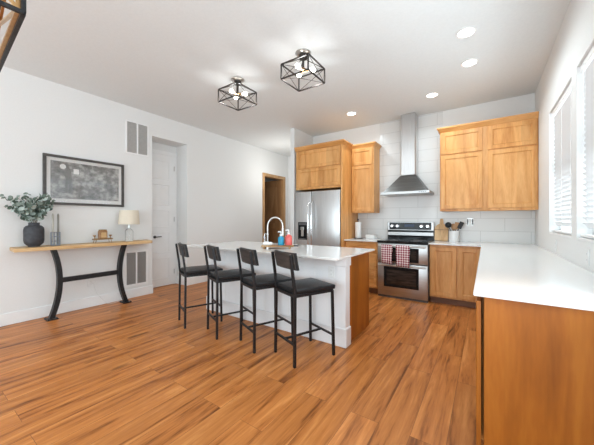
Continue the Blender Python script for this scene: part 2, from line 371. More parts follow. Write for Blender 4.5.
# side room seen through the hall doorway
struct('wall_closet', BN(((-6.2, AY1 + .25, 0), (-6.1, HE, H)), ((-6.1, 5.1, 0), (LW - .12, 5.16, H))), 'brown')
W1, W2, WZ0, WZ1 = (3.11, 4.06), (2.00, 2.95), 1.085, 2.40
W3 = (-2.8, -0.2)  # unseen opening, added to let fill light in
struct('wall_right', BN(((RW, RB - .1, 0), (RW + .15, W3[0], H)), ((RW, W3[0], 0), (RW + .15, W3[1], 0.5)), ((RW, W3[0], 2.45), (RW + .15, W3[1], H)),
                        ((RW, W3[1], 0), (RW + .15, .82, H)), ((RW, .82, 0), (RW + .15, 1.78, WZ0)), ((RW, .82, WZ1), (RW + .15, 1.78, H)), ((RW, 1.78, 0), (RW + .15, W2[0], H)), ((RW, W2[0], 0), (RW + .15, W1[1], WZ0)), ((RW, W2[0], WZ1), (RW + .15, W1[1], H)),  # includes an unseen opening added for the side fill
                        ((RW, W2[1], WZ0), (RW + .15, W1[0], WZ1)), ((RW, W1[1], 0), (RW + .15, BW, H))), 'wall')
struct('wall_rear', BN(((-5.0, RB - .1, 0), (-4.35, RB, H)), ((-4.35, RB - .1, 0), (.25, RB, .3)), ((-4.35, RB - .1, 2.6), (.25, RB, H)), ((.25, RB - .1, 0), (RW, RB, H))), 'wall')
# tiled backsplash up to the ceiling behind the range and under the right cabinet
struct('wall_backsplash', BN(((-1.635, BW - .008, .895), (-.59, BW, H)), ((-2.06, BW - .008, .895), (-1.635, BW, 1.40)), ((-.59, BW - .008, .895), (RW, BW, 1.40))), 'tile')

def baseboard(name, segs): struct(name, BN(*segs, bev=.003), 'trim')
baseboard('baseboard_left', [((LW, RB, 0), (LW + .014, AY0 + .014, .14)), ((LW, AY1 - .0, 0), (LW + .014, OY0 - .08, .14))])
baseboard('baseboard_alcove', [((AX, AY1 - .014, 0), (LW + .014, AY1, .14))])
baseboard('baseboard_hall', [((LW, HE - .014, 0), (-3.172, HE, .14))])
baseboard('baseboard_partition', [((-3.186, 4.406, 0), (-3.172, HE, .14)), ((-3.186, 4.406, 0), (-3.066, 4.42, .14))])

# alcove door: white five-panel slab
DY0, DY1, DZ = 2.515, 3.075, 2.45
d = struct('door_1', B1((AX, DY0, .012), (AX + .028, DY1, DZ)), 'trim')
pz = [(.14, .53), (.62, 1.01), (1.10, 1.42), (1.51, 1.90), (1.99, 2.34)]
for a, b in pz:
    bm = nb(); y0, y1 = DY0 + .09, DY1 - .09
    for p, q in (((y0, a), (y1, a + .016)), ((y0, b - .016), (y1, b)), ((y0, a), (y0 + .016, b)), ((y1 - .016, a), (y1, b))):
        box(bm, (AX + .028, p[0], p[1]), (AX + .036, q[0], q[1]), .003)
    obj('door_panel', bm, 'trim', d)
bm = nb(); bar(bm, (AX + .028, 2.70, .925), (AX + .075, 2.70, .925), .010); bar(bm, (AX + .075, 2.69, .925), (AX + .075, 2.80, .93), .009)
lathe(bm, [(.026, 0), (.026, .008), (.018, .012)], (AX + .028, 2.70, .925), 16, Matrix.Rotation(PI/2, 3, 'Y'))
obj('door_handle', bm, 'black', d, smooth=True)
for z in (.25, 1.25, 2.22): obj('hinge', B1((AX + .026, DY1 - .004, z - .045), (AX + .036, DY1 + .012, z + .045)), 'nickel', d)
struct('trim_1', BN(((AX, DY1 + .003, 0), (AX + .018, AY1, DZ + .0)), ((AX, AY0, DZ + .004), (AX + .018, AY1, DZ + .075)), ((AX, AY0, 0), (AX + .018, DY0 - .003, DZ)), bev=.003), 'trim')

# hall doorway: wooden casing and wooden door standing open
struct('trim_2', BN(((LW - .13, OY0, 0), (LW, OY0 + .02, 2.37)), ((LW - .13, OY1 - .02, 0), (LW, OY1, 2.37)), ((LW - .13, OY0 + .02, 2.35), (LW, OY1 - .02, 2.37)),
                    ((LW, OY0 - .06, 0), (LW + .018, OY0 + .012, 2.355)), ((LW, OY1 - .012, 0), (LW + .018, OY1 + .075, 2.355)), ((LW, OY0 - .06, 2.355), (LW + .018, OY1 + .075, 2.43))), 'tan')
d2 = struct('door_2', B1((-5.48, OY1 - .062, .012), (LW - .05, OY1 - .024, 2.34)), 'doorwood')
for a, b in ((.25, 1.0), (1.15, 2.15)):
    bm = nb()
    box(bm, (-5.36, OY1 - .068, a), (-4.82, OY1 - .0625, b), .004); obj('door_panel', bm, 'doorwood', d2)
bm = nb(); bar(bm, (-5.42, OY1 - .062, 1.0), (-5.42, OY1 - .115, 1.0), .009); bar(bm, (-5.42, OY1 - .11, 1.0), (-5.31, OY1 - .11, 1.0), .009)
obj('door_handle', bm, 'nickel', d2, smooth=True)

# windows of the right wall
for n, (y0, y1) in ((1, W1), (2, W2)):
    fr = struct('window_%d' % n, BN(((RW + .085, y0, WZ0), (RW + .14, y0 + .045, WZ1)), ((RW + .085, y1 - .045, WZ0), (RW + .14, y1, WZ1)),
                                    ((RW + .085, y0, WZ0), (RW + .14, y1, WZ0 + .05)), ((RW + .085, y0, WZ1 - .05), (RW + .14, y1, WZ1)),
                                    ((RW + .09, y0, 1.70), (RW + .13, y1, 1.75)), bev=.003), 'trim')
    obj('pane', B1((RW + .108, y0 + .04, WZ0 + .045), (RW + .112, y1 - .04, WZ1 - .045)), 'pane', fr)
    obj('window_sill', B1((RW - .0, y0 + .001, WZ0), (RW + .085, y1 - .001, WZ0 + .018), .003), 'trim', fr)
def blind(y0, y1, label):
    x = RW + .045
    t = thing('window_blind', label, 'blind', (x, (y0 + y1) / 2, WZ0 + .018), 'blinds in the right wall windows')
    obj('headrail', B1((x - .028, y0 + .008, WZ1 - .055), (x + .028, y1 - .008, WZ1 - .001), .003), 'trim', t)
    bm = nb(); z = WZ1 - .085; k = 0
    R = Matrix.Rotation(math.radians(52), 3, 'Y')
    while z > WZ0 + .075:
        box(bm, (x - .024, y0 + .012, z - .0013), (x + .024, y1 - .012, z + .0013), rot=(Vector((x, 0, z)), R)); z -= .0415
    o = obj('slats', bm, 'blind', t)
    obj('bottom_rail', B1((x - .025, y0 + .012, WZ0 + .024), (x + .025, y1 - .012, WZ0 + .044), .004), 'trim', t)
    bm = nb()
    for f in (.14, .5, .86): bar(bm, (x - .026, y0 + (y1 - y0) * f, WZ1 - .05), (x - .026, y0 + (y1 - y0) * f, WZ0 + .03), .0012, 5)
    obj('ladder_cord', bm, 'plastic', t)
    bm = nb(); bar(bm, (x - .034, y1 - .12, WZ1 - .03), (x - .034, y1 - .12, WZ1 - .72), .004); obj('tilt_wand', bm, 'plastic', t)
blind(*W1, 'white slatted blind in the window nearer the right wall cabinet')
blind(*W2, 'white slatted blind with a wand in the window cut by the photo edge')

# ------------------------------------------------------------------ cabinets
def shaker(name, parent, o, u, n, wd, ht, m='wood', rail=.055, th=.02):
    """recessed-panel front; o lower corner on the face frame, u along its width, n outwards"""
    o, u, n, v = Vector(o), Vector(u), Vector(n), Vector((0, 0, 1))
    bm = nb()
    f = lambda a, b, c: o + u * a + v * b + n * c
    P = lambda a, c: [bm.verts.new(f(x, y, c)) for x, y in ((a, a), (wd - a, a), (wd - a, ht - a), (a, ht - a))]
    r0, r1, r2, r3, r4 = P(0, 0), P(0, th - .003), P(.003, th), P(rail, th), P(rail + .009, th - .011)
    for a, b in ((r0, r1), (r1, r2), (r2, r3), (r3, r4)):
        for k in range(4): bm.faces.new((a[k], a[(k+1) % 4], b[(k+1) % 4], b[k]))
    bm.faces.new(r4); bm.faces.new(r0[::-1])
    return obj(name, bm, m, parent)
def crown(parent, x0, x1, yf, yb, z0, z1, pj, left=True, right=True):
    bm = nb(); l, r = (pj if left else 0), (pj if right else 0)
    zm = z0 + (z1 - z0) * .72
    hexa(bm, [(x0, yf, z0), (x1, yf, z0), (x1, yb, z0), (x0, yb, z0)], [(x0 - l*.8, yf - pj*.8, zm), (x1 + r*.8, yf - pj*.8, zm), (x1 + r*.8, yb, zm), (x0 - l*.8, yb, zm)])
    box(bm, (x0 - l, yf - pj, zm), (x1 + r, yb, z1))
    obj('crown_moulding', bm, 'woodx', parent)
UX, UN = (1, 0, 0), (0, -1, 0)
yb = BW - .009
# over and beside the refrigerator
t = thing('refrigerator_cabinet', 'honey wood cabinet with two stacked wide doors and a tall side panel, above the refrigerator', 'cabinet', (-2.55, 4.78, 1.81))
obj('body', B1((-3.035, 4.42, 1.81), (-2.080, yb, 2.55), .002), 'wood', t)
obj('side_panel', B1((-2.080, 4.40, 0), (-2.055, yb, 2.55), .002), 'wood', t)
shaker('door', t, (-2.985, 4.42, 2.208), UX, UN, .895, .327)
shaker('door', t, (-2.985, 4.42, 1.85), UX, UN, .895, .343)
crown(t, -3.035, -2.055, 4.40, yb, 2.55, 2.62, .045, False, True)
# small wall cabinet between refrigerator and hood
t = thing('wall_cabinet', 'narrow honey wood wall cabinet with two doors, left of the range hood', 'cabinet', (-1.82, 4.97, 1.365), 'honey wood wall cabinets')
obj('body', B1((-2.0545, 4.80, 1.365), (-1.635, yb, 2.54), .002), 'wood', t)
shaker('door', t, (-2.04, 4.80, 2.226), UX, UN, .38, .294, rail=.05)
shaker('door', t, (-2.04, 4.80, 1.395), UX, UN, .38, .815, rail=.05)
crown(t, -2.0545, -1.635, 4.80, yb, 2.54, 2.61, .04, False, True)
# wide wall cabinet beside the window wall
t = thing('wall_cabinet', 'wide honey wood wall cabinet with four doors, in the corner by the window wall', 'cabinet', (-.01, 4.97, 1.37), 'honey wood wall cabinets')
obj('body', B1((-.590, 4.80, 1.37), (RW - .002, yb, 2.58), .002), 'wood', t)
for x in (-.572, .022):
    shaker('door', t, (x, 4.80, 2.236), UX, UN, .533, .334)
    shaker('door', t, (x, 4.80, 1.405), UX, UN, .533, .815)
crown(t, -.590, RW - .002, 4.80, yb, 2.58, 2.655, .04, True, False)

CT = .875   # underside of the worktops
def base_body(t, x0, x1, yf=4.53):
    obj('body', B1((x0, yf, .10), (x1, yb, CT), .002), 'wood', t)
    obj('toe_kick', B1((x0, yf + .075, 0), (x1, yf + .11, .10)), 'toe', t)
t = thing('drawer_cabinet', 'honey wood base cabinet with three drawers, left of the range', 'cabinet', (-1.75, 4.83, 0))
base_body(t, -2.0545, -1.475)
for z0, z1 in ((.69, .845), (.41, .67), (.125, .39)): shaker('drawer', t, (-2.04, 4.53, z0), UX, UN, .55, z1 - z0, 'woodx', rail=.04)
t = thing('base_cabinet', 'honey wood base cabinet with two tall doors, right of the range', 'cabinet', (-.37, 4.83, 0), 'base cabinets')
base_body(t, -.695, -.035)
shaker('door', t, (-.680, 4.53, .125), UX, UN, .335, .715)
shaker('door', t, (-.325, 4.53, .125), UX, UN, .27, .715)
# peninsula run along the window wall, seen from its end
PY = 1.60
t = thing('base_cabinet', 'honey wood peninsula cabinet with a plain end panel, at the lower right of the photo', 'cabinet', (.27, 3.0, 0), 'base cabinets')
obj('body', B1((-.020, PY + .12, .10), (RW - .002, 4.52, CT), .002), 'wood', t)
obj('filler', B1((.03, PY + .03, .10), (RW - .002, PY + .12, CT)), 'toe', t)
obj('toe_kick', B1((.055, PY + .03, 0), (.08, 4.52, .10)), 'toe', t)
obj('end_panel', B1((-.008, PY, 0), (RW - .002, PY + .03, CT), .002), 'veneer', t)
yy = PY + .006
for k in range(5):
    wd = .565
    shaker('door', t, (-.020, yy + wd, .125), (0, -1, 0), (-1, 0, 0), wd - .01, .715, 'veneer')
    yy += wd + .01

# worktops
def poly_slab(pts, z0, z1):
    bm = nb(); prism(bm, pts, z1 - z0, lambda u, v, k: Vector((u, v, z0 + k)))
    bmesh.ops.bevel(bm, geom=bm.edges[:], offset=.003, segments=2, affect='EDGES'); return bm
tag(obj('countertop', poly_slab([(-2.054, 4.465), (-1.470, 4.465), (-1.470, yb), (-2.054, yb)], CT, .895), 'quartz', base=(-1.75, 4.8, CT)),
    'short white quartz countertop left of the range', 'countertop', 'white quartz countertops')
tag(obj('countertop', poly_slab([(-.700, 4.465), (-.050, 4.465), (-.050, 1.558), (RW - .001, 1.558), (RW - .001, yb), (-.700, yb)], CT, .895), 'quartz', base=(.26, 3.3, CT)),
    'long L-shaped white quartz countertop running along the window wall', 'countertop', 'white quartz countertops')

# ------------------------------------------------------------------ island
IY0, IY1, IX0, IX1 = 2.48, 3.175, -3.17, -1.138
t = thing('kitchen_island', 'white panelled kitchen island with a honey wood end, in the middle of the kitchen', 'island', (-2.16, 2.8, 0))
bm = nb(); box(bm, (IX0, IY0, 0), (IX1 - .004, IY0 + .09, CT))
obj('front_panel', bm, 'island', t)
for x in (-2.83, -2.49, -2.15, -1.81, -1.47): obj('panel_seam', B1((x - .003, IY0 - .003, .17), (x + .003, IY0, CT - .04)), 'trim', t)
obj('cabinet_body', BN(((IX0, IY0 + .09, .10), (IX1 - .02, IY1, CT)), ((IX0 + .02, IY0 + .09, 0), (IX1 - .02, IY1 - .07, .10))), 'island', t)
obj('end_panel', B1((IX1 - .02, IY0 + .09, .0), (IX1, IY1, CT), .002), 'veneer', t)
for x0, x1 in ((-1.218, -1.118), (IX0 - .02, IX0 + .08)):
    p = obj('corner_post', B1((x0, IY0 - .012, 0), (x1, IY0 + .092, CT), .003), 'island', t)
    obj('capital', B1((x0 - .012, IY0 - .024, .785), (x1 + .012, IY0 + .096, CT), .004), 'island', p)
    obj('plinth', B1((x0 - .012, IY0 - .022, 0), (x1 + .012, IY0 + .096, .185), .006), 'island', p)
obj('base_moulding', B1((IX0 + .09, IY0 - .014, 0), (-1.228, IY0, .17), .005), 'island', t)
for x in (-2.75, -2.1, -1.5):
    bm = nb(); box(bm, (x - .02, 2.26, CT - .010), (x + .02, IY0, CT - .001)); obj('support_bracket', bm, 'dgrey', t)
tag(obj('countertop', poly_slab([(-3.34, 2.215), (-1.08, 2.215), (-1.08, 3.205), (-3.34, 3.205)], CT, .895), 'quartz', base=(-2.2, 2.7, CT)),
    'white quartz countertop overhanging the island towards the bar stools', 'countertop', 'white quartz countertops')

def outlet(c, n, label, group='white wall plates', kind='outlet'):
    """white plate on a wall; c centre on the wall, n outwards"""
    c, n = Vector(c), Vector(n); u = n.cross(Vector((0, 0, 1)))
    t = thing('wall_outlet' if kind == 'outlet' else 'wall_switch', label, kind, c, group)
    def bx(h, v, d0, d1, z=0, x=0, bev=0):
        bm = nb(); a = c + u * (x - h) + Vector((0, 0, z - v)) + n * d0; b = c + u * (x + h) + Vector((0, 0, z + v)) + n * d1
        box(bm, a, b, bev); return bm
    obj('plate', bx(.036, .058, 0, .006, bev=.002), 'plastic', t)
    if kind == 'outlet':
        for z in (-.02, .02):
            s = obj('socket', bx(.016, .014, .006, .008, z), 'plastic', t)
            bm = nb()
            for x in (-.006, .006):
                a = c + u * (x - .0012) + Vector((0, 0, z - .005)) + n * .008; b = c + u * (x + .0012) + Vector((0, 0, z + .005)) + n * .0085
                box(bm, a, b)
            obj('slot', bm, 'offplastic', s)
    else: obj('rocker', bx(.017, .033, .006, .010, bev=.002), 'plastic', t)
    return t
outlet((-1.275, IY0, .715), (0, -1, 0), 'white outlet on the island front behind the nearest bar stool')
outlet((LW, 1.60, .345), (1, 0, 0), 'white outlet low on the left wall under the console table')
outlet((RW, 3.70, .985), (-1, 0, 0), 'white outlet on the window wall below the far window')
outlet((RW, 2.66, .985), (-1, 0, 0), 'white outlet on the window wall near the photo edge')
# paired plate with dark sides beside the crock
t = thing('wall_switch', 'chrome-edged switch plate on the tiles right of the utensil crock', 'switch', (-.205, BW - .008, 1.205))
obj('plate', B1((-.252, BW - .014, 1.150), (-.160, BW - .0081, 1.262), .003), 'nickel', t)
obj('rocker', B1((-.222, BW - .018, 1.158), (-.190, BW - .014, 1.254), .002), 'plastic', t)
for x in (-.247, -.185): obj('side_button', B1((x, BW - .018, 1.160), (x + .020, BW - .014, 1.252), .002), 'dgrey', t)

# ------------------------------------------------------------------ refrigerator
t = thing('refrigerator', 'stainless steel side-by-side refrigerator with a black dispenser', 'refrigerator', (-2.55, 4.75, 0))
FX0, FX1, FY = -3.030, -2.084, 4.37
obj('body', B1((FX0, FY + .065, .03), (FX1, 5.08, 1.755), .004), 'dgrey', t)
XM = -2.665
for x0, x1, hx in ((FX0, XM - .004, XM - .036), (XM + .004, FX1, XM + .036)):
    dr = obj('door', B1((x0, FY, .12), (x1, FY + .06, 1.765), .012, 3), 'steelv', t, smooth=True)
    pts = [(hx, FY - .002, 1.58), (hx, FY - .05, 1.53), (hx, FY - .062, 1.30), (hx, FY - .062, .95), (hx, FY - .05, .70), (hx, FY - .002, .65)]
    bm = nb(); tube(bm, pts, .013, 10); obj('handle', bm, 'chrome', dr, smooth=True)
obj('bottom_grille', B1((FX0 + .01, FY + .02, .03), (FX1 - .01, FY + .065, .115)), 'dgrey', t)
ds = obj('dispenser', B1((-2.955, FY - .006, .865), (-2.745, FY, 1.195), .004), 'glassblack', t)
obj('control_strip', B1((-2.935, FY - .009, 1.140), (-2.765, FY - .006, 1.180)), 'dgrey', ds)
obj('nozzle', B1((-2.885, FY - .030, 1.045), (-2.815, FY - .006, 1.105), .006), 'steel', ds)
obj('paddle', B1((-2.875, FY - .020, .93), (-2.825, FY - .006, 1.045), .004), 'nickel', ds)
obj('drip_tray', B1((-2.925, FY - .022, .872), (-2.775, FY - .006, .890), .003), 'dgrey', ds)
obj('badge', B1((-2.28, FY - .003, 1.70), (-2.20, FY, 1.715)), 'nickel', t)

# ------------------------------------------------------------------ range
t = thing('range', 'stainless steel double-oven range with a black glass cooktop', 'range', (-1.085, 4.8, 0))
RX0, RX1, RY = -1.466, -.706, 4.475
obj('body', B1((RX0, RY + .04, .03), (RX1, 5.10, .875), .003), 'dgrey', t)
obj('cooktop', B1((RX0, RY - .02, .868), (RX1, 5.02, .906), .006, 2), 'glassblack', t)
for x, y, r in ((-1.28, 4.62, .10), (-.90, 4.62, .085), (-1.28, 4.87, .08), (-.90, 4.87, .10)):
    bm = nb(); lathe(bm, [(r, 0), (r, .0008), (r - .006, .0009), (r - .006, .0001)], (x, y, .906), 36); obj('burner_ring', bm, 'dgrey', t)
cp = obj('backguard', BN(((RX0 + .004, 5.03, .965), (RX1 - .004, 5.115, 1.030)), ((RX0, 5.03, 1.055), (RX1, 5.115, 1.205)), bev=.006), 'steel', t, smooth=True)
obj('back_riser', B1((RX0 + .004, 5.04, .90), (RX1 - .004, 5.112, 1.06)), 'glassblack', t)
gp = obj('control_panel', B1((RX0 + .04, 5.022, 1.070), (RX1 - .04, 5.03, 1.190), .003), 'glassblack', t)
obj('display', B1((-1.17, 5.0205, 1.120), (-1.01, 5.022, 1.160)), 'display', gp)
for x in (-1.375, -1.285, -.895, -.800):
    bm = nb(); lathe(bm, [(.030, 0), (.030, .006), (.024, .010), (.022, .030), (.018, .034), (0, .034)], (x, 5.022, 1.130), 20, Matrix.Rotation(PI/2, 3, 'X'))
    obj('knob', bm, 'chrome', gp, smooth=True)
def oven(z0, z1, w0, w1, hz):
    o = obj('oven_door', B1((RX0 + .006, RY, z0), (RX1 - .006, RY + .038, z1), .005, 2), 'steel', t, smooth=True)
    obj('window_trim', B1((-1.36, RY - .004, w0), (-.835, RY, w1), .003), 'glassblack', o)
    obj('window', B1((-1.315, RY - .0055, w0 + .045), (-.87, RY - .004, w1 - .045)), 'oven', o)
    bm = nb(); bar(bm, (RX0 + .03, RY - .045, hz), (RX1 - .03, RY - .045, hz), .013, 12)
    for x in (RX0 + .055, RX1 - .055): bar(bm, (x, RY - .045, hz), (x, RY + .002, hz), .010)
    obj('handle', bm, 'nickel', o, smooth=True)
oven(.560, .862, .580, .800, .828)
oven(.035, .548, .175, .495, .522)
obj('base_strip', B1((RX0 + .006, RY + .02, .0), (RX1 - .006, RY + .05, .034)), 'dgrey', t)
# two checked towels over the upper handle
def towel(x0, x1, zb, label):
    bm = nb(); nx = 10; hz, hy, r = .825, RY - .045, .0155
    prof = [(hy + r, zb + .17), (hy + r, hz)]
    for k in range(1, 6): a = PI * k / 6; prof.append((hy + r * math.cos(a), hz + r * math.sin(a)))
    prof += [(hy - r, hz)] + [(hy - r - .004, hz - (hz - zb) * k / 6) for k in range(1, 7)]
    V = []
    for j, (y, z) in enumerate(prof):
        row = []
        for i in range(nx + 1):
            u = i / nx; amp = .004 * max(0, (j - 7)) / 6
            sl = (j - 7) / 6 if j > 7 else 0
            x = x0 + (x1 - x0) * u + .012 * sl * (1 - u)
            row.append(bm.verts.new((x, y - amp * (1 + math.sin(u * 9 + x0 * 5)) * 1.6, z - .015 * sl * u)))
        V.append(row)
    for a, b in zip(V, V[1:]):
        for i in range(nx): bm.faces.new((a[i], a[i+1], b[i+1], b[i]))
    o = tag(obj('dish_towel', bm, 'check', base=((x0 + x1) / 2, hy, zb), smooth=True), label, 'towel', 'towels on the oven handle')
    s = o.modifiers.new('solid', 'SOLIDIFY'); s.thickness = .003; s.offset = 1
towel(-1.385, -1.215, .555, 'left red and white checked towel on the upper oven handle')
towel(-1.155, -.955, .525, 'right red and white checked towel on the upper oven handle, the wider one')

# ------------------------------------------------------------------ hood
t = thing('range_hood', 'stainless steel pyramid range hood with a tall duct to the ceiling', 'range hood', (-1.08, 4.9, 1.655))
hx0, hx1, hy = -1.475, -.715, 4.66
obj('rim', B1((hx0, hy, 1.655), (hx1, yb, 1.70), .004), 'steel', t)
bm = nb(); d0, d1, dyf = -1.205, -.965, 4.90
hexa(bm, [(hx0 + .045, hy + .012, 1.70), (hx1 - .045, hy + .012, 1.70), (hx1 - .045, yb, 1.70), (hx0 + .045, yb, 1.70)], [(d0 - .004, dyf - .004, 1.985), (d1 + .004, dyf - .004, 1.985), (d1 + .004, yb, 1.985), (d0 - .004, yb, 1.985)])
obj('canopy', bm, 'shade_steel', t)
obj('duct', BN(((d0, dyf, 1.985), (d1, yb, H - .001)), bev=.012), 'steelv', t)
bm = nb()
for k in range(4): lathe(bm, [(.008, 0), (.008, .004), (0, .004)], (-.86 + k * .03, hy, 1.678), 12, Matrix.Rotation(PI/2, 3, 'X'))
obj('button', bm, 'dgrey', t)

# ------------------------------------------------------------------ counter things
def lathed(name, prof, c, m, label, cat, group=None, n=28):
    bm = nb(); lathe(bm, prof, c, n); return tag(obj(name, bm, m, base=c, smooth=True), label, cat, group)
Z0 = .8952
t = thing('paper_towel_holder', 'black paper towel holder on the counter beside the refrigerator panel', 'holder', (-1.945, 4.85, Z0))
bm = nb(); lathe(bm, [(.085, 0), (.085, .008), (.08, .012), (0, .012)], (-1.945, 4.85, Z0), 28); obj('base', bm, 'black', t, smooth=True)
bm = nb(); bar(bm, (-1.945, 4.85, Z0 + .012), (-1.945, 4.85, Z0 + .335), .007, 10); obj('rod', bm, 'black', t, smooth=True)
bm = nb(); lathe(bm, [(0, -.016), (.012, -.01), (.016, 0), (.012, .01), (0, .016)], (-1.945, 4.85, Z0 + .348), 16); obj('finial', bm, 'black', t, smooth=True)
bm = nb(); lathe(bm, [(.018, .0), (.052, 0), (.054, .004), (.054, .286), (.052, .29), (.018, .29), (.018, 0)], (-1.945, 4.85, Z0 + .0125), 32)
tag(obj('paper_towel_roll', bm, 'paper', base=(-1.945, 4.85, Z0 + .0125), smooth=True), 'white paper towel roll on the black holder', 'paper towel')
tag(obj('napkin_box', B1((-1.81, 4.86, Z0), (-1.64, 4.98, Z0 + .075), .008, 2), 'plastic', base=(-1.725, 4.92, Z0)), 'low white box on the counter right of the paper towels', 'box')
# cutting board leaning on the tiles
t = thing('cutting_board', 'wooden cutting board with a handle leaning on the tiles right of the range', 'cutting board', (-.595, 5.06, Z0))
ol = [(-.085, 0), (.085, 0), (.098, .012), (.098, .20), (.085, .235), (.055, .262), (.028, .275), (.024, .345), (.012, .36), (-.012, .36), (-.024, .345), (-.028, .275), (-.055, .262), (-.085, .235), (-.098, .20), (-.098, .012)]
ang = math.radians(10)
f = lambda u, v, k: Vector((-.600 + u, 5.035 + v * math.sin(ang) - k * math.cos(ang), Z0 + .0035 + v * math.cos(ang) + k * math.sin(ang)))
bm = nb(); prism(bm, ol, .020, f); obj('blade', bm, 'board', t)
bm = nb(); prism(bm, [(-.105, .170), (.105, .170), (.105, .186), (-.105, .186)], .003, lambda u, v, k: f(u, v, .0202 + k)); obj('band', bm, 'spoon', t)
# crock and utensils
cc = (-.418, 4.97, Z0)
lathed('utensil_crock', [(.066, 0), (.07, .004), (.07, .17), (.064, .17), (.063, .02), (0, .02)], cc, 'plastic', 'white ceramic crock of cooking utensils right of the cutting board', 'crock')
def utensil(name, label, tip, m, head):
    b = Vector((cc[0] + (cc[0] - tip[0]) * .12, cc[1] + .01, Z0 + .026)); e = Vector(tip)
    dr = (e - b).normalized(); bm = nb(); bar(bm, b, e - dr * .05, .006, 8)
    t = thing(name, label, 'utensil', b, 'utensils in the white crock'); obj('handle', bm, m, t, smooth=True)
    bm = nb(); R = Vector((0, 0, 1)).rotation_difference(dr).to_matrix()
    if head == 'spoon':
        lathe(bm, [(0, -.06), (.018, -.045), (.032, -.01), (.034, .015), (.022, .045), (0, .055)], e - dr * .01, 16, R @ Matrix.Diagonal((1, .35, 1)))
    elif head == 'spatula':
        q = [Vector((-.03, -.005, -.05)), Vector((.03, .005, .06))]; t2 = nb(); box(t2, q[0], q[1], .004)
        for v in t2.verts: v.co = e + R @ v.co
        merge(bm, t2)
    else:
        lathe(bm, [(0, -.045), (.03, -.04), (.045, -.01), (.046, .012), (.040, .012), (.036, -.008), (0, -.03)], e, 18, R @ Matrix.Rotation(1.2, 3, 'X'))
    obj('head', bm, m, t, smooth=True)
utensil('ladle', 'black ladle leaning left in the white crock', (-.490, 4.95, 1.155), 'black', 'ladle')
utensil('spatula', 'black spatula leaning right in the white crock', (-.325, 4.95, 1.150), 'black', 'spatula')
utensil('wooden_spoon', 'wooden spoon at the left of the middle of the white crock', (-.425, 4.985, 1.135), 'spoon', 'spoon')
utensil('wooden_spatula', 'wooden spatula in the middle of the white crock', (-.380, 4.965, 1.140), 'spoon', 'spatula')

# island things: faucet, tray, soaps
t = thing('faucet', 'chrome arched kitchen faucet on the island', 'faucet', (-2.475, 2.90, Z0))
fx, fy = -2.43, 2.86
bm = nb(); lathe(bm, [(.028, 0), (.028, .006), (.020, .012), (.018, .05), (0, .05)], (fx, fy, Z0), 20); obj('base', bm, 'chrome', t, smooth=True)
pts = [Vector((fx, fy, Z0 + .04)), Vector((fx, fy, Z0 + .25))]
ux = Vector((.80, .35, 0)).normalized() 
for k in range(1, 13):
    a = PI * k / 12; pts.append(Vector((fx, fy, Z0 + .25)) + ux * (.105 * (1 - math.cos(a))) + Vector((0, 0, .125 * math.sin(a))))
pts.append(pts[-1] + Vector((0, 0, -.03)))
bm = nb(); tube(bm, pts, .0105, 12); obj('spout', bm, 'nickel', t, smooth=True)
bm = nb(); bar(bm, pts[-1] + Vector((0, 0, .01)), pts[-1] + Vector((0, 0, -.085)), .017, 14); obj('spray_head', bm, 'nickel', t, smooth=True)
bm = nb(); bar(bm, (fx, fy, Z0 + .045), (fx - .035, fy - .02, Z0 + .05), .008); bar(bm, (fx - .035, fy - .02, Z0 + .05), (fx - .05, fy - .028, Z0 + .12), .006); obj('lever', bm, 'chrome', t, smooth=True)
# pump beside the faucet
t = thing('soap_dispenser', 'slim chrome pump on the island left of the faucet', 'soap dispenser', (-2.56, 2.95, Z0))
bm = nb(); lathe(bm, [(.020, 0), (.020, .01), (.012, .015), (.012, .10), (.007, .105), (.007, .14), (0, .14)], (-2.56, 2.95, Z0), 16); obj('body', bm, 'chrome', t, smooth=True)
bm = nb(); bar(bm, (-2.565, 2.95, Z0 + .147), (-2.50, 2.97, Z0 + .142), .007); obj('nozzle', bm, 'chrome', t, smooth=True)
# riser tray
TX, TY, TA = -2.06, 2.60, math.radians(33)
def tr(u, v, z): return Vector((TX + u * math.cos(TA) - v * math.sin(TA), TY + u * math.sin(TA) + v * math.cos(TA), z))
t = thing('serving_tray', 'wooden riser tray with small feet holding the soaps on the island', 'tray', (TX, TY, Z0))
RT = Matrix.Rotation(TA, 3, 'Z'); PV = Vector((TX, TY, 0))
bm = nb(); box(bm, (TX - .185, TY - .07, Z0 + .022), (TX + .20, TY + .07, Z0 + .040), .005, rot=(PV, RT)); obj('board', bm, 'tray', t)
for u in (-.15, .15):
    for v in (-.05, .05):
        bm = nb(); lathe(bm, [(.010, 0), (.014, .008), (.010, .016), (.012, .0225)], tr(u, v, Z0), 12); obj('foot', bm, 'tray', t, smooth=True)
bm = nb(); tube(bm, [tr(.195, -.03, Z0 + .032), tr(.25, -.03, Z0 + .032), tr(.25, .03, Z0 + .032), tr(.195, .03, Z0 + .032)], .005, 8); obj('handle', bm, 'black', t, smooth=True)
ZT = Z0 + .0402
def soap(c, m, label, hw, hh):
    t = thing('soap_bottle', label, 'soap bottle', c, 'soap bottles on the tray')
    c = Vector(c)
    bm = nb(); lathe(bm, [(hw * .92, 0), (hw, .006), (hw, hh * .78), (hw * .8, hh * .9), (.014, hh), (.014, hh + .006), (0, hh + .006)], c, 24); obj('bottle', bm, m, t, smooth=True)
    bm = nb(); lathe(bm, [(.016, 0), (.016, .02), (.006, .022), (.006, .05), (0, .05)], c + Vector((0, 0, hh + .004)), 16); bar(bm, c + Vector((.006, 0, hh + .054)), c + Vector((-.035, -.012, hh + .052)), .008)
    obj('pump', bm, 'plastic', t, smooth=True)
    bm = nb(); lathe(bm, [(hw + .0006, hh * .18), (hw + .0008, hh * .19), (hw + .0008, hh * .45), (hw + .0006, hh * .46)], c, 24); return t
soap(tr(.045, .0, ZT), 'blue', 'blue soap bottle with a white pump on the riser tray', .037, .105)
soap(tr(.135, .012, ZT), 'red', 'red soap bottle with a white pump on the riser tray', .043, .125)
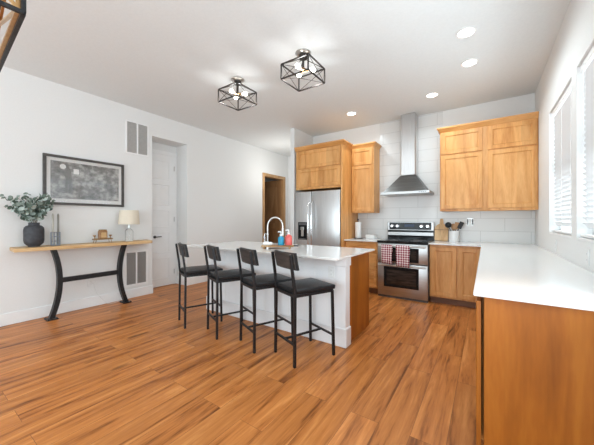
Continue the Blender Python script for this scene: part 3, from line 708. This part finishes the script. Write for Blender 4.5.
bm = nb(); box(bm, (TX - .115 - .055, TY - .035, ZT), (TX - .115 + .055, TY + .04, ZT + .035), .012, 3, rot=(PV, RT))
tag(obj('folded_cloth', bm, 'paper', base=tuple(tr(-.115, 0, ZT)), smooth=True), 'folded pale cloth at the left end of the riser tray', 'cloth')

# ------------------------------------------------------------------ bar stools
def make_stool():
    t = thing('bar_stool', 'black bar stool nearest the island wood end, first on the right', 'bar stool', (0, 0, 0), 'black bar stools along the island')
    bw, fw, by, fy_ = .158, .182, -.205, .215
    feet = {'br': (.163, -.212), 'bl': (-.163, -.212), 'fr': (.178, .205), 'fl': (-.178, .205)}
    top = {'br': (bw, by), 'bl': (-bw, by), 'fr': (fw - .012, fy_ - .02), 'fl': (-(fw - .012), fy_ - .02)}
    def at(k, z):
        f = z / .60; return Vector((feet[k][0] + (top[k][0] - feet[k][0]) * f, feet[k][1] + (top[k][1] - feet[k][1]) * f, z))
    for k in ('fr', 'fl'):
        bm = nb(); bar(bm, at(k, 0), at(k, .595), .0105, sq=True); obj('leg', bm, 'black', t)
    for k, s in (('br', 1), ('bl', -1)):
        bm = nb(); tube(bm, [at(k, 0), at(k, .60), Vector((s * .155, by - .012, .72)), Vector((s * .152, by - .045, .945))], .0105, 4, True); obj('leg', bm, 'black', t)
    bm = nb(); z = .592
    c = [Vector((top[k][0], top[k][1], z)) for k in ('bl', 'br', 'fr', 'fl')]
    for i in range(4): bar(bm, c[i], c[(i+1) % 4], .011, sq=True)
    obj('seat_frame', bm, 'black', t)
    # cushion
    bm = nb()
    def ring(ins, z): return [(-bw - .012 + ins, by + .008 + ins, z), (bw + .012 - ins, by + .008 + ins, z), (fw + .008 - ins, fy_ + .01 - ins, z), (-fw - .008 + ins, fy_ + .01 - ins, z)]
    t2 = nb(); hexa(t2, ring(.004, .604), ring(0, .645)); bmesh.ops.bevel(t2, geom=t2.edges[:], offset=.016, segments=4, profile=.6, affect='EDGES')
    bmesh.ops.subdivide_edges(t2, edges=t2.edges[:], cuts=2, use_grid_fill=True)
    for v in t2.verts:
        if v.co.z > .635: v.co.z += .014 * max(0, 1 - (v.co.x / .19) ** 2) * max(0, 1 - (v.co.y / .22) ** 2)
    merge(bm, t2); obj('seat', bm, 'leather', t, smooth=True)
    obj('seat_board', BN(((-bw - .006, by + .012, .600), (bw + .006, fy_ - .004, .606))), 'black', t)
    # curved back: plate behind, pad in front
    def curved(y_off, th, hw, z0, z1):
        bm = nb(); n = 10; A = []
        for i in range(n + 1):
            u = -1 + 2 * i / n; x = hw * u; y = -.010 - .018 * (1 - u * u)
            lo, hi = by - .016, by - .045
            A.append([bm.verts.new((x, lo + y + y_off + d, z0)) for d in (0, th)] + [bm.verts.new((x, hi + y + y_off + d, z1)) for d in (th, 0)])
        for a, b in zip(A, A[1:]):
            for k in range(4): bm.faces.new((a[k], a[(k+1) % 4], b[(k+1) % 4], b[k]))
        bm.faces.new(A[0]); bm.faces.new(A[-1][::-1]); return bm
    bm = curved(.030, .012, .160, .812, .952); obj('backrest', bm, 'backpad', t, smooth=True)
    bm = curved(.0425, .022, .168, .808, .957); bmesh.ops.recalc_face_normals(bm, faces=bm.faces[:]); obj('back_cushion', bm, 'leather', t, smooth=True)
    zr = .185
    m1 = (at('bl', zr) + at('br', zr)) / 2; m2 = (at('fl', zr) + at('fr', zr)) / 2
    for p, q in ((at('bl', zr), at('br', zr)), (at('fl', zr), at('fr', zr)), (m1, m2)):
        bm = nb(); bar(bm, p, q, .008, sq=True); obj('foot_rail', bm, 'black', t)
    return t
ST = [(-1.394, 2.160), (-1.848, 2.158), (-2.372, 2.158), (-2.903, 2.145)]
labs = ['bar stool nearest the island wood end, rightmost of the row', 'second bar stool from the right, in front of the soap tray',
        'third bar stool from the right, second from the alcove door', 'bar stool at the left end of the row, closest to the alcove door']
st = make_stool()
SR = math.radians(-22)
for i, (x, y) in enumerate(ST):
    if i == 0: st.location = (x, y, 0); st.rotation_euler = (0, 0, SR); st['label'] = 'black ' + labs[0]
    else: dup(st, (x, y, 0), 'black ' + labs[i], SR)

# ------------------------------------------------------------------ console table and the things on it
CX0, CX1, CY0, CY1, CZ = LW + .02, LW + .335, .785, 2.335, .915
t = thing('console_table', 'long wooden console table on two curved black iron legs, against the left wall', 'table', (-4.47, 1.55, 0))
bm = nb(); pts = [(CX0, CY0), (CX1, CY0 - .02), (CX1 + .004, 1.3), (CX1, CY1 - .05), (CX1 - .03, CY1 - .01), (CX0, CY1 + .04)]
prism(bm, pts, .042, lambda u, v, k: Vector((u, v, CZ - .042 + k))); bmesh.ops.bevel(bm, geom=bm.edges[:], offset=.004, segments=1, affect='EDGES')
obj('tabletop', bm, 'slab', t)
def cleg(y_end, y_mid):
    bm = nb(); n = 14; A = []
    for i in range(n + 1):
        z = .012 + (CZ - .043 - .012) * i / n; u = (z - .47) / .45; y = y_mid + (y_end - y_mid) * u * u
        A.append([bm.verts.new((x, y + dy, z)) for x, dy in ((-4.50, -.026), (-4.435, -.026), (-4.435, .026), (-4.50, .026))])
    for a, b in zip(A, A[1:]):
        for k in range(4): bm.faces.new((a[k], a[(k+1) % 4], b[(k+1) % 4], b[k]))
    bm.faces.new(A[0][::-1]); bm.faces.new(A[-1])
    l = obj('leg', bm, 'black', t)
    obj('foot_plate', B1((-4.545, y_end - .055, 0), (-4.395, y_end + .055, .014), .003), 'black', l)
    bm = nb()
    for x in (-4.530, -4.410):
        for s in (-.042, .042): lathe(bm, [(.006, 0), (.006, .006), (0, .008)], (x, y_end + s, .014), 8)
    obj('bolt', bm, 'black', l)
cleg(1.125, 1.205); cleg(1.985, 1.900)
obj('crossbar', B1((-4.49, 1.20, .44), (-4.445, 1.905, .50), .003), 'black', t)
ZC = CZ + .0005
vc = (-4.47, .965, ZC)
lathed('vase', [(.048, 0), (.055, .003), (.055, .012), (.070, .024), (.087, .045), (.093, .08), (.094, .20), (.088, .232), (.070, .250), (.052, .256), (.050, .275), (.054, .288), (.049, .288), (.045, .27), (.045, .255), (0, .25)], vc, 'vase', 'matte charcoal ceramic vase on the left end of the console table', 'vase', n=36)
# eucalyptus
t = thing('eucalyptus_bunch', 'bunch of grey-green eucalyptus stems standing in the charcoal vase', 'plant', (vc[0], vc[1], ZC + .26))
rnd = random.Random(11)
def leaf(bm, c, nrm, r):
    nrm = nrm.normalized(); u = nrm.orthogonal().normalized(); v = nrm.cross(u); a0 = rnd.random() * 6.28
    ctr = bm.verts.new(c - nrm * r * .18); n = 9; ring = []
    for k in range(n):
        a = a0 + 2 * PI * k / n; q = r * (1 + .22 * math.cos(a - a0)); ring.append(bm.verts.new(c + u * math.cos(a) * q + v * math.sin(a) * q * .82))
    for k in range(n): bm.faces.new((ctr, ring[k], ring[(k+1) % n]))
ends = [(-.20, .05, .31), (-.23, -.04, .22), (-.17, .08, .24), (-.12, -.06, .33), (-.08, .03, .37), (-.03, -.07, .30), (.02, .05, .33), (.06, -.03, .36), (.10, .06, .37), (.14, -.02, .33),
        (.165, .03, .29), (.10, -.07, .24), (-.14, .0, .18), (.14, .05, .22), (-.05, .08, .26), (.03, .0, .27), (-.26, .02, .33)]
for ey, ex, ez in ends:
    p0 = Vector((vc[0] + ex * .15, vc[1] + ey * .10, ZC + .262)); p1 = Vector((vc[0] + ex * .35, vc[1] + ey * .28, ZC + .262 + ez * .55)); p2 = Vector((vc[0] + ex, vc[1] + ey, ZC + .262 + ez))
    pt = lambda s: p0 * (1 - s) ** 2 + p1 * 2 * s * (1 - s) + p2 * s * s
    bm = nb(); tube(bm, [pt(k / 8) for k in range(9)], [.0025 - .0015 * k / 8 for k in range(9)], 5); s_ = obj('stem', bm, 'stem', t)
    bm = nb(); n = 12
    for k in range(n):
        s = .28 + .72 * k / (n - 1)
        for sd in (0, 1):
            a = k * 2.0 + sd * PI + rnd.uniform(-.5, .5); off = Vector((math.cos(a), math.sin(a), rnd.uniform(-.3, .5))) * rnd.uniform(.014, .032)
            leaf(bm, pt(s) + off, Vector((rnd.uniform(-.2, 1.1), rnd.uniform(-.9, .7), rnd.uniform(-.3, 1))), rnd.uniform(.018, .034) * (1.15 - .40 * s))
    obj('leaves', bm, 'leaf', s_, smooth=True)
# wire candle holder, two tapers
hc = (-4.47, 1.165)
t = thing('candle_holder', 'small silver wire candle holder on the console table beside the vase', 'candle holder', (hc[0], hc[1], ZC))
bm = nb(); R = .045
for z in (.003, .055, .11, .165): tube(bm, [(hc[0] + R * math.cos(a), hc[1] + R * math.sin(a), ZC + z) for a in [2*PI*k/20 for k in range(21)]], .0035, 6)
for k in range(10):
    a = 2 * PI * k / 10; bar(bm, (hc[0] + R * math.cos(a), hc[1] + R * math.sin(a), ZC + .003), (hc[0] + R * math.cos(a), hc[1] + R * math.sin(a), ZC + .165), .0035, 6)
obj('wire_cage', bm, 'wire', t)
for dy in (-.026, .026):
    bm = nb(); lathe(bm, [(.016, 0), (.016, .012), (.012, .014), (.012, .003), (0, .003)], (hc[0], hc[1] + dy, ZC + .004), 14); obj('cup', bm, 'wire', t, smooth=True)
bm = nb(); box(bm, (hc[0] - .02, hc[1] - .044, ZC + .001), (hc[0] + .02, hc[1] + .044, ZC + .0045)); obj('base_bar', bm, 'wire', t)
for dy, m_, lb in ((-.026, 'candlelight', 'pale taper candle, the left one in the wire holder'), (.026, 'candle', 'grey taper candle, the right one in the wire holder')):
    t = thing('taper_candle', lb, 'candle', (hc[0], hc[1] + dy, ZC + .008), 'taper candles')
    bm = nb(); lathe(bm, [(.0118, 0), (.0125, .02), (.011, .375), (.005, .39), (0, .392)], (hc[0], hc[1] + dy, ZC + .008), 14); obj('wax', bm, m_, t, smooth=True)
    bm = nb(); bar(bm, (hc[0], hc[1] + dy, ZC + .398), (hc[0], hc[1] + dy, ZC + .408), .0012, 5); obj('wick', bm, 'black', t)
# brass ornament with two cups and a brown block
oy = 1.68; ox = -4.46
t = thing('brass_stand', 'antique brass stand with two small side cups in the middle of the console table', 'ornament', (ox, oy, ZC))
bm = nb(); box(bm, (ox - .045, oy - .115, ZC + .045), (ox + .045, oy + .115, ZC + .062), .005); obj('shelf', bm, 'bronze', t)
for a in (-.09, .09):
    for b in (-.035, .035):
        bm = nb(); tube(bm, [(ox + b, oy + a, ZC + .047), (ox + b * 1.05, oy + a * 1.04, ZC + .025), (ox + b * 1.2, oy + a * 1.12, ZC)], .004, 6); obj('foot', bm, 'bronze', t)
for a in (-.098, .098):
    bm = nb(); lathe(bm, [(.006, 0), (.005, .02), (.010, .028), (.019, .036), (.020, .046), (.015, .046), (.012, .038), (0, .036)], (ox, oy + a, ZC + .062), 14); obj('cup', bm, 'bronze', t, smooth=True)
t = thing('ornament_box', 'brown box with a lighter front on the brass stand', 'box', (ox, oy, ZC + .0622))
obj('body', B1((ox - .035, oy - .048, ZC + .0622), (ox + .035, oy + .048, ZC + .165), .004), 'amber', t)
obj('lid', B1((ox - .038, oy - .040, ZC + .165), (ox + .038, oy + .040, ZC + .185), .004), 'bronze', t)
obj('face', B1((ox + .035, oy - .030, ZC + .075), (ox + .037, oy + .034, ZC + .145)), 'slab', t)
# lamp
ly = 2.035; lc = Vector((-4.47, ly, ZC))
t = thing('table_lamp', 'small clear glass table lamp with a cream drum shade on the console table', 'lamp', lc)
bm = nb(); lathe(bm, [(.050, 0), (.054, .006), (.054, .15), (.046, .172), (.022, .186), (.018, .200), (.013, .200), (.017, .184), (.042, .168), (.049, .148), (.049, .012), (0, .010)], lc, 28); obj('glass_base', bm, 'glass', t, smooth=True)
bm = nb(); lathe(bm, [(.020, .200), (.020, .222), (.010, .224), (.008, .30), (0, .30)], lc, 16); obj('neck', bm, 'nickel', t, smooth=True)
bm = nb(); lathe(bm, [(.140, .255), (.127, .465), (.125, .465), (.138, .255), (.140, .255)], lc, 40); obj('lamp_shade', bm, 'linen', t, smooth=True)
bm = nb()
for k in range(3):
    a = 2 * PI * k / 3; bar(bm, lc + Vector((0, 0, .298)), lc + Vector((.135 * math.cos(a), .135 * math.sin(a), .285)), .002, 5)
obj('shade_spider', bm, 'nickel', t)
bm = nb(); cp_ = [(LW + .012, 1.60, .355), (LW + .05, 1.62, .33), (LW + .035, 1.66, .20), (LW + .045, 1.72, .10), (LW + .07, 1.79, .012), (LW + .09, 1.86, .006), (LW + .06, 1.95, .006)]
tube(bm, cp_, .0035, 6); obj('cord', bm, 'plastic', t, smooth=True)

# framed picture
t = thing('framed_picture', 'wide black and white picture in a charcoal frame on the left wall', 'picture', (LW, 1.557, 1.435))
py0, py1, pz0, pz1 = 1.083, 2.030, 1.435, 2.085
fw_ = .032
bm = BN(((LW, py0, pz0), (LW + .032, py0 + fw_, pz1)), ((LW, py1 - fw_, pz0), (LW + .032, py1, pz1)), ((LW, py0 + fw_, pz0), (LW + .032, py1 - fw_, pz0 + fw_)), ((LW, py0 + fw_, pz1 - fw_), (LW + .032, py1 - fw_, pz1)))
obj('frame', bm, 'frame', t)
obj('mount', B1((LW + .001, py0 + .02, pz0 + .02), (LW + .012, py1 - .02, pz1 - .02)), 'mat', t)
pr = obj('print', B1((LW + .012, py0 + .075, pz0 + .085), (LW + .0135, py1 - .07, pz1 - .075)), 'print', t)
bm = nb()
figure = [(1.300, 1.60), (1.315, 1.78), (1.300, 1.86), (1.320, 1.93), (1.345, 1.94), (1.372, 1.90), (1.380, 1.80), (1.372, 1.60), (1.352, 1.60), (1.344, 1.74), (1.332, 1.60)]
prism(bm, figure, .0006, lambda u, v, k: Vector((LW + .0136 + k, u, v))); obj('dark_shape', bm, 'frame', pr)
bm = nb(); lathe(bm, [(.034, 0), (.034, .0006), (0, .0006)], (LW + .0136, 1.285, 1.945), 12, Matrix.Rotation(PI/2, 3, 'Y')); box(bm, (LW + .0136, 1.40, 1.86), (LW + .0142, 1.46, 1.93)); obj('pale_shape', bm, 'mat', pr)
M['pglass'] = make_pane(2.1); M['pglass'].name = 'picture_glass'
obj('glazing', B1((LW + .018, py0 + .03, pz0 + .03), (LW + .020, py1 - .03, pz1 - .03)), 'pglass', t)

# air return vents
def vent(y0, y1, z0, z1, label, extra=0.0):
    x = LW + .001
    t = thing('air_vent', label, 'vent', (LW, (y0 + y1) / 2, z0), 'wall air vents')
    f = .022 + extra; ym = (y0 + y1) / 2
    obj('frame', BN(((LW, y0 - f, z0 - f), (x + .010, y0, z1 + f)), ((LW, y1, z0 - f), (x + .010, y1 + f, z1 + f)), ((LW, y0, z0 - f), (x + .010, y1, z0)), ((LW, y0, z1), (x + .010, y1, z1 + f)), ((LW, ym - .012, z0), (x + .009, ym + .012, z1))), 'trim', t)
    obj('backing', B1((LW + .0003, y0, z0), (LW + .0015, y1, z1)), 'dgrey', t)
    bm = nb(); z = z0 + .008
    R = Matrix.Rotation(math.radians(-40), 3, 'Y')
    while z < z1 - .006:
        for a, b in ((y0, ym - .012), (ym + .012, y1)): box(bm, (LW + .0005, a, z - .001), (LW + .0125, b, z + .001), rot=(Vector((LW + .006, 0, z)), R))
        z += .0105
    obj('louvres', bm, 'vent', t)
vent(2.085, 2.395, 2.305, 2.785, 'square grey louvred air vent high on the left wall beside the alcove')
vent(2.075, 2.375, .215, .715, 'grey louvred air vent low on the left wall behind the console leg', .012)

# ------------------------------------------------------------------ ceiling lights
def cage(x, y, label, first=None):
    if first: return dup(first, (x, y, H), label)
    t = thing('ceiling_light', label, 'ceiling light', (x, y, H), 'cage ceiling lights')
    bm = nb(); lathe(bm, [(.085, 0), (.085, -.010), (.070, -.022), (.050, -.024), (0, -.024)], (x, y, H - .0005), 28); obj('canopy', bm, 'nickel', t, smooth=True)
    bm = nb(); lathe(bm, [(.045, -.022), (.045, -.060), (.012, -.062), (.012, -.175), (0, -.175)], (x, y, H), 20); obj('stem', bm, 'fixture', t, smooth=True)
    s, z1, z0 = .168, H - .145, H - .300
    co = [(-s, -s), (s, -s), (s, s), (-s, s)]; bm = nb()
    for i in range(4):
        a, b = co[i], co[(i+1) % 4]
        for z in (z0, z1): bar(bm, (x + a[0], y + a[1], z), (x + b[0], y + b[1], z), .006, sq=True)
        bar(bm, (x + a[0], y + a[1], z0), (x + a[0], y + a[1], z1), .006, sq=True)
    obj('cage_frame', bm, 'fixture', t)
    bm = nb()
    for i in range(4):
        a, b = co[i], co[(i+1) % 4]
        bar(bm, (x + a[0], y + a[1], z0), (x + b[0], y + b[1], z1), .003, 5); bar(bm, (x + a[0], y + a[1], z1), (x + b[0], y + b[1], z0), .003, 5)
        bar(bm, (x + a[0], y + a[1], z1), (x, y, H - .055), .004, 6)
    obj('cross_rod', bm, 'fixture', t)
    bm = nb(); lathe(bm, [(.022, -.165), (.030, -.175), (.030, -.195), (0, -.205)], (x, y, H), 16)
    for k in range(3):
        a = 2 * PI * k / 3 + .5; bar(bm, (x, y, H - .185), (x + .055 * math.cos(a), y + .055 * math.sin(a), H - .185), .013, 10)
    obj('socket_hub', bm, 'bronze', t, smooth=True)
    for k in range(3):
        a = 2 * PI * k / 3 + .5; R = Matrix.Rotation(a, 3, 'Z') @ Matrix.Rotation(PI/2, 3, 'Y')
        bm = nb(); lathe(bm, [(.010, 0), (.012, .012), (.024, .035), (.027, .052), (.020, .070), (0, .078)], (x + .055 * math.cos(a), y + .055 * math.sin(a), H - .185), 14, R); obj('bulb', bm, 'bulb', t, smooth=True)
    return t
def lamp_light(name, loc, power, col, r=.03):
    l = bpy.data.lights.new(name, 'POINT'); l.energy = power; l.color = col; l.shadow_soft_size = r
    o = bpy.data.objects.new(name, l); C.objects.link(o); o.location = loc
f0 = cage(-2.625, 2.50, 'black cage ceiling light with three bulbs, the left and farther one')
cage(-1.625, 2.50, '', f0)['label'] = 'black cage ceiling light with three bulbs, the right and nearer one'
lamp_light('hall_fill', (-3.9, 5.2, 2.3), 13, (.98, .97, .93), .25)  # no fixture here, added to brighten the hall
for x in (-2.625, -1.625): lamp_light('cage_bulb_light', (x, 2.50, H - .225), 3.4, (.92, .97, 1.0), .025)
cl = ['recessed ceiling light at the top right, nearest the viewer', 'recessed ceiling light second from the top right, beside the window wall', 'recessed ceiling light in front of the range hood', 'recessed ceiling light in front of the refrigerator']
c0 = None
for (x, y), lb in zip([(-.158, 3.10), (-.155, 3.72), (-.641, 4.378), (-1.873, 4.374)], cl):
    if c0 is None:
        c0 = thing('recessed_light', 'white ' + lb, 'ceiling light', (x, y, H), 'recessed ceiling lights')
        bm = nb(); lathe(bm, [(.088, -.0005), (.088, -.005), (.070, -.008), (.068, -.003), (.068, -.0005)], (x, y, H), 32); obj('trim_ring', bm, 'trim', c0, smooth=True)
        bm = nb(); lathe(bm, [(.068, -.001), (.067, -.004), (0, -.004)], (x, y, H), 32); obj('lens', bm, 'can', c0, smooth=True)
    else: dup(c0, (x, y, H), 'white ' + lb)
    l = bpy.data.lights.new('downlight', 'SPOT'); l.energy = 26; l.color = (.84, .95, 1.0); l.spot_size = math.radians(165); l.spot_blend = .6; l.shadow_soft_size = .06
    o = bpy.data.objects.new('downlight', l); C.objects.link(o); o.location = (x, y, H - .02)

# lantern chandelier at the top left, partly out of the photo
ca = math.radians(-3.0)
lc0 = Vector((-1.404, .281, 2.0)); LL, LWd, LH = 1.0, .30, .32
t = thing('chandelier', 'black open-frame lantern chandelier with gold inner bars at the top left corner', 'chandelier', (-1.9, .13, H))
Rc = Matrix.Rotation(ca, 3, 'Z')
def cp(u, v, z): return lc0 + Rc @ Vector((-u, -v, z))
def boxframe(bm, u0, u1, v0, v1, z0, z1, r):
    for a in (u0, u1):
        for b in (v0, v1): bar(bm, cp(a, b, z0), cp(a, b, z1), r, sq=True)
    for z in (z0, z1):
        for b in (v0, v1): bar(bm, cp(u0, b, z), cp(u1, b, z), r, sq=True)
        for a in (u0, u1): bar(bm, cp(a, v0, z), cp(a, v1, z), r, sq=True)
bm = nb(); boxframe(bm, .006, LL, .006, LWd, 0, LH, .0068); obj('outer_frame', bm, 'black', t)
bm = nb(); boxframe(bm, .019, LL - .018, .019, LWd - .018, .010, LH - .012, .006)
for v in (.018, LWd - .018): bar(bm, cp(.018, v, .012), cp(LL - .018, v, LH - .012), .005, sq=True); bar(bm, cp(LL - .018, v, .012), cp(.018, v, LH - .012), .005, sq=True)
for u in (.018, LL - .018): bar(bm, cp(u, .018, .012), cp(u, LWd - .018, LH - .012), .005, sq=True); bar(bm, cp(u, LWd - .018, .012), cp(u, .018, LH - .012), .005, sq=True)
obj('inner_frame', bm, 'gold', t)
bm = nb(); bar(bm, cp(.02, LWd / 2, LH), cp(LL - .02, LWd / 2, LH), .010, sq=True)
for u in (.25, .75): bar(bm, cp(LL * u, LWd / 2, LH), cp(LL * u, LWd / 2, H - 2.0 - .02), .006)
for u in (0, LL): bar(bm, cp(u, 0, LH), cp(u, LWd, LH), .010, sq=True)
obj('hanging_rod', bm, 'black', t)
bm = nb(); a, b = cp(LL * .2, LWd / 2 - .05, H - 2.0 - .025), cp(LL * .8, LWd / 2 + .05, H - 2.0 - .0005)
box(bm, a, b, .004); obj('ceiling_plate', bm, 'black', t)
for u in (.3, .5, .7):
    bm = nb(); bar(bm, cp(LL * u, LWd / 2, LH), cp(LL * u, LWd / 2, LH - .07), .014, 10); obj('socket', bm, 'gold', t, smooth=True)
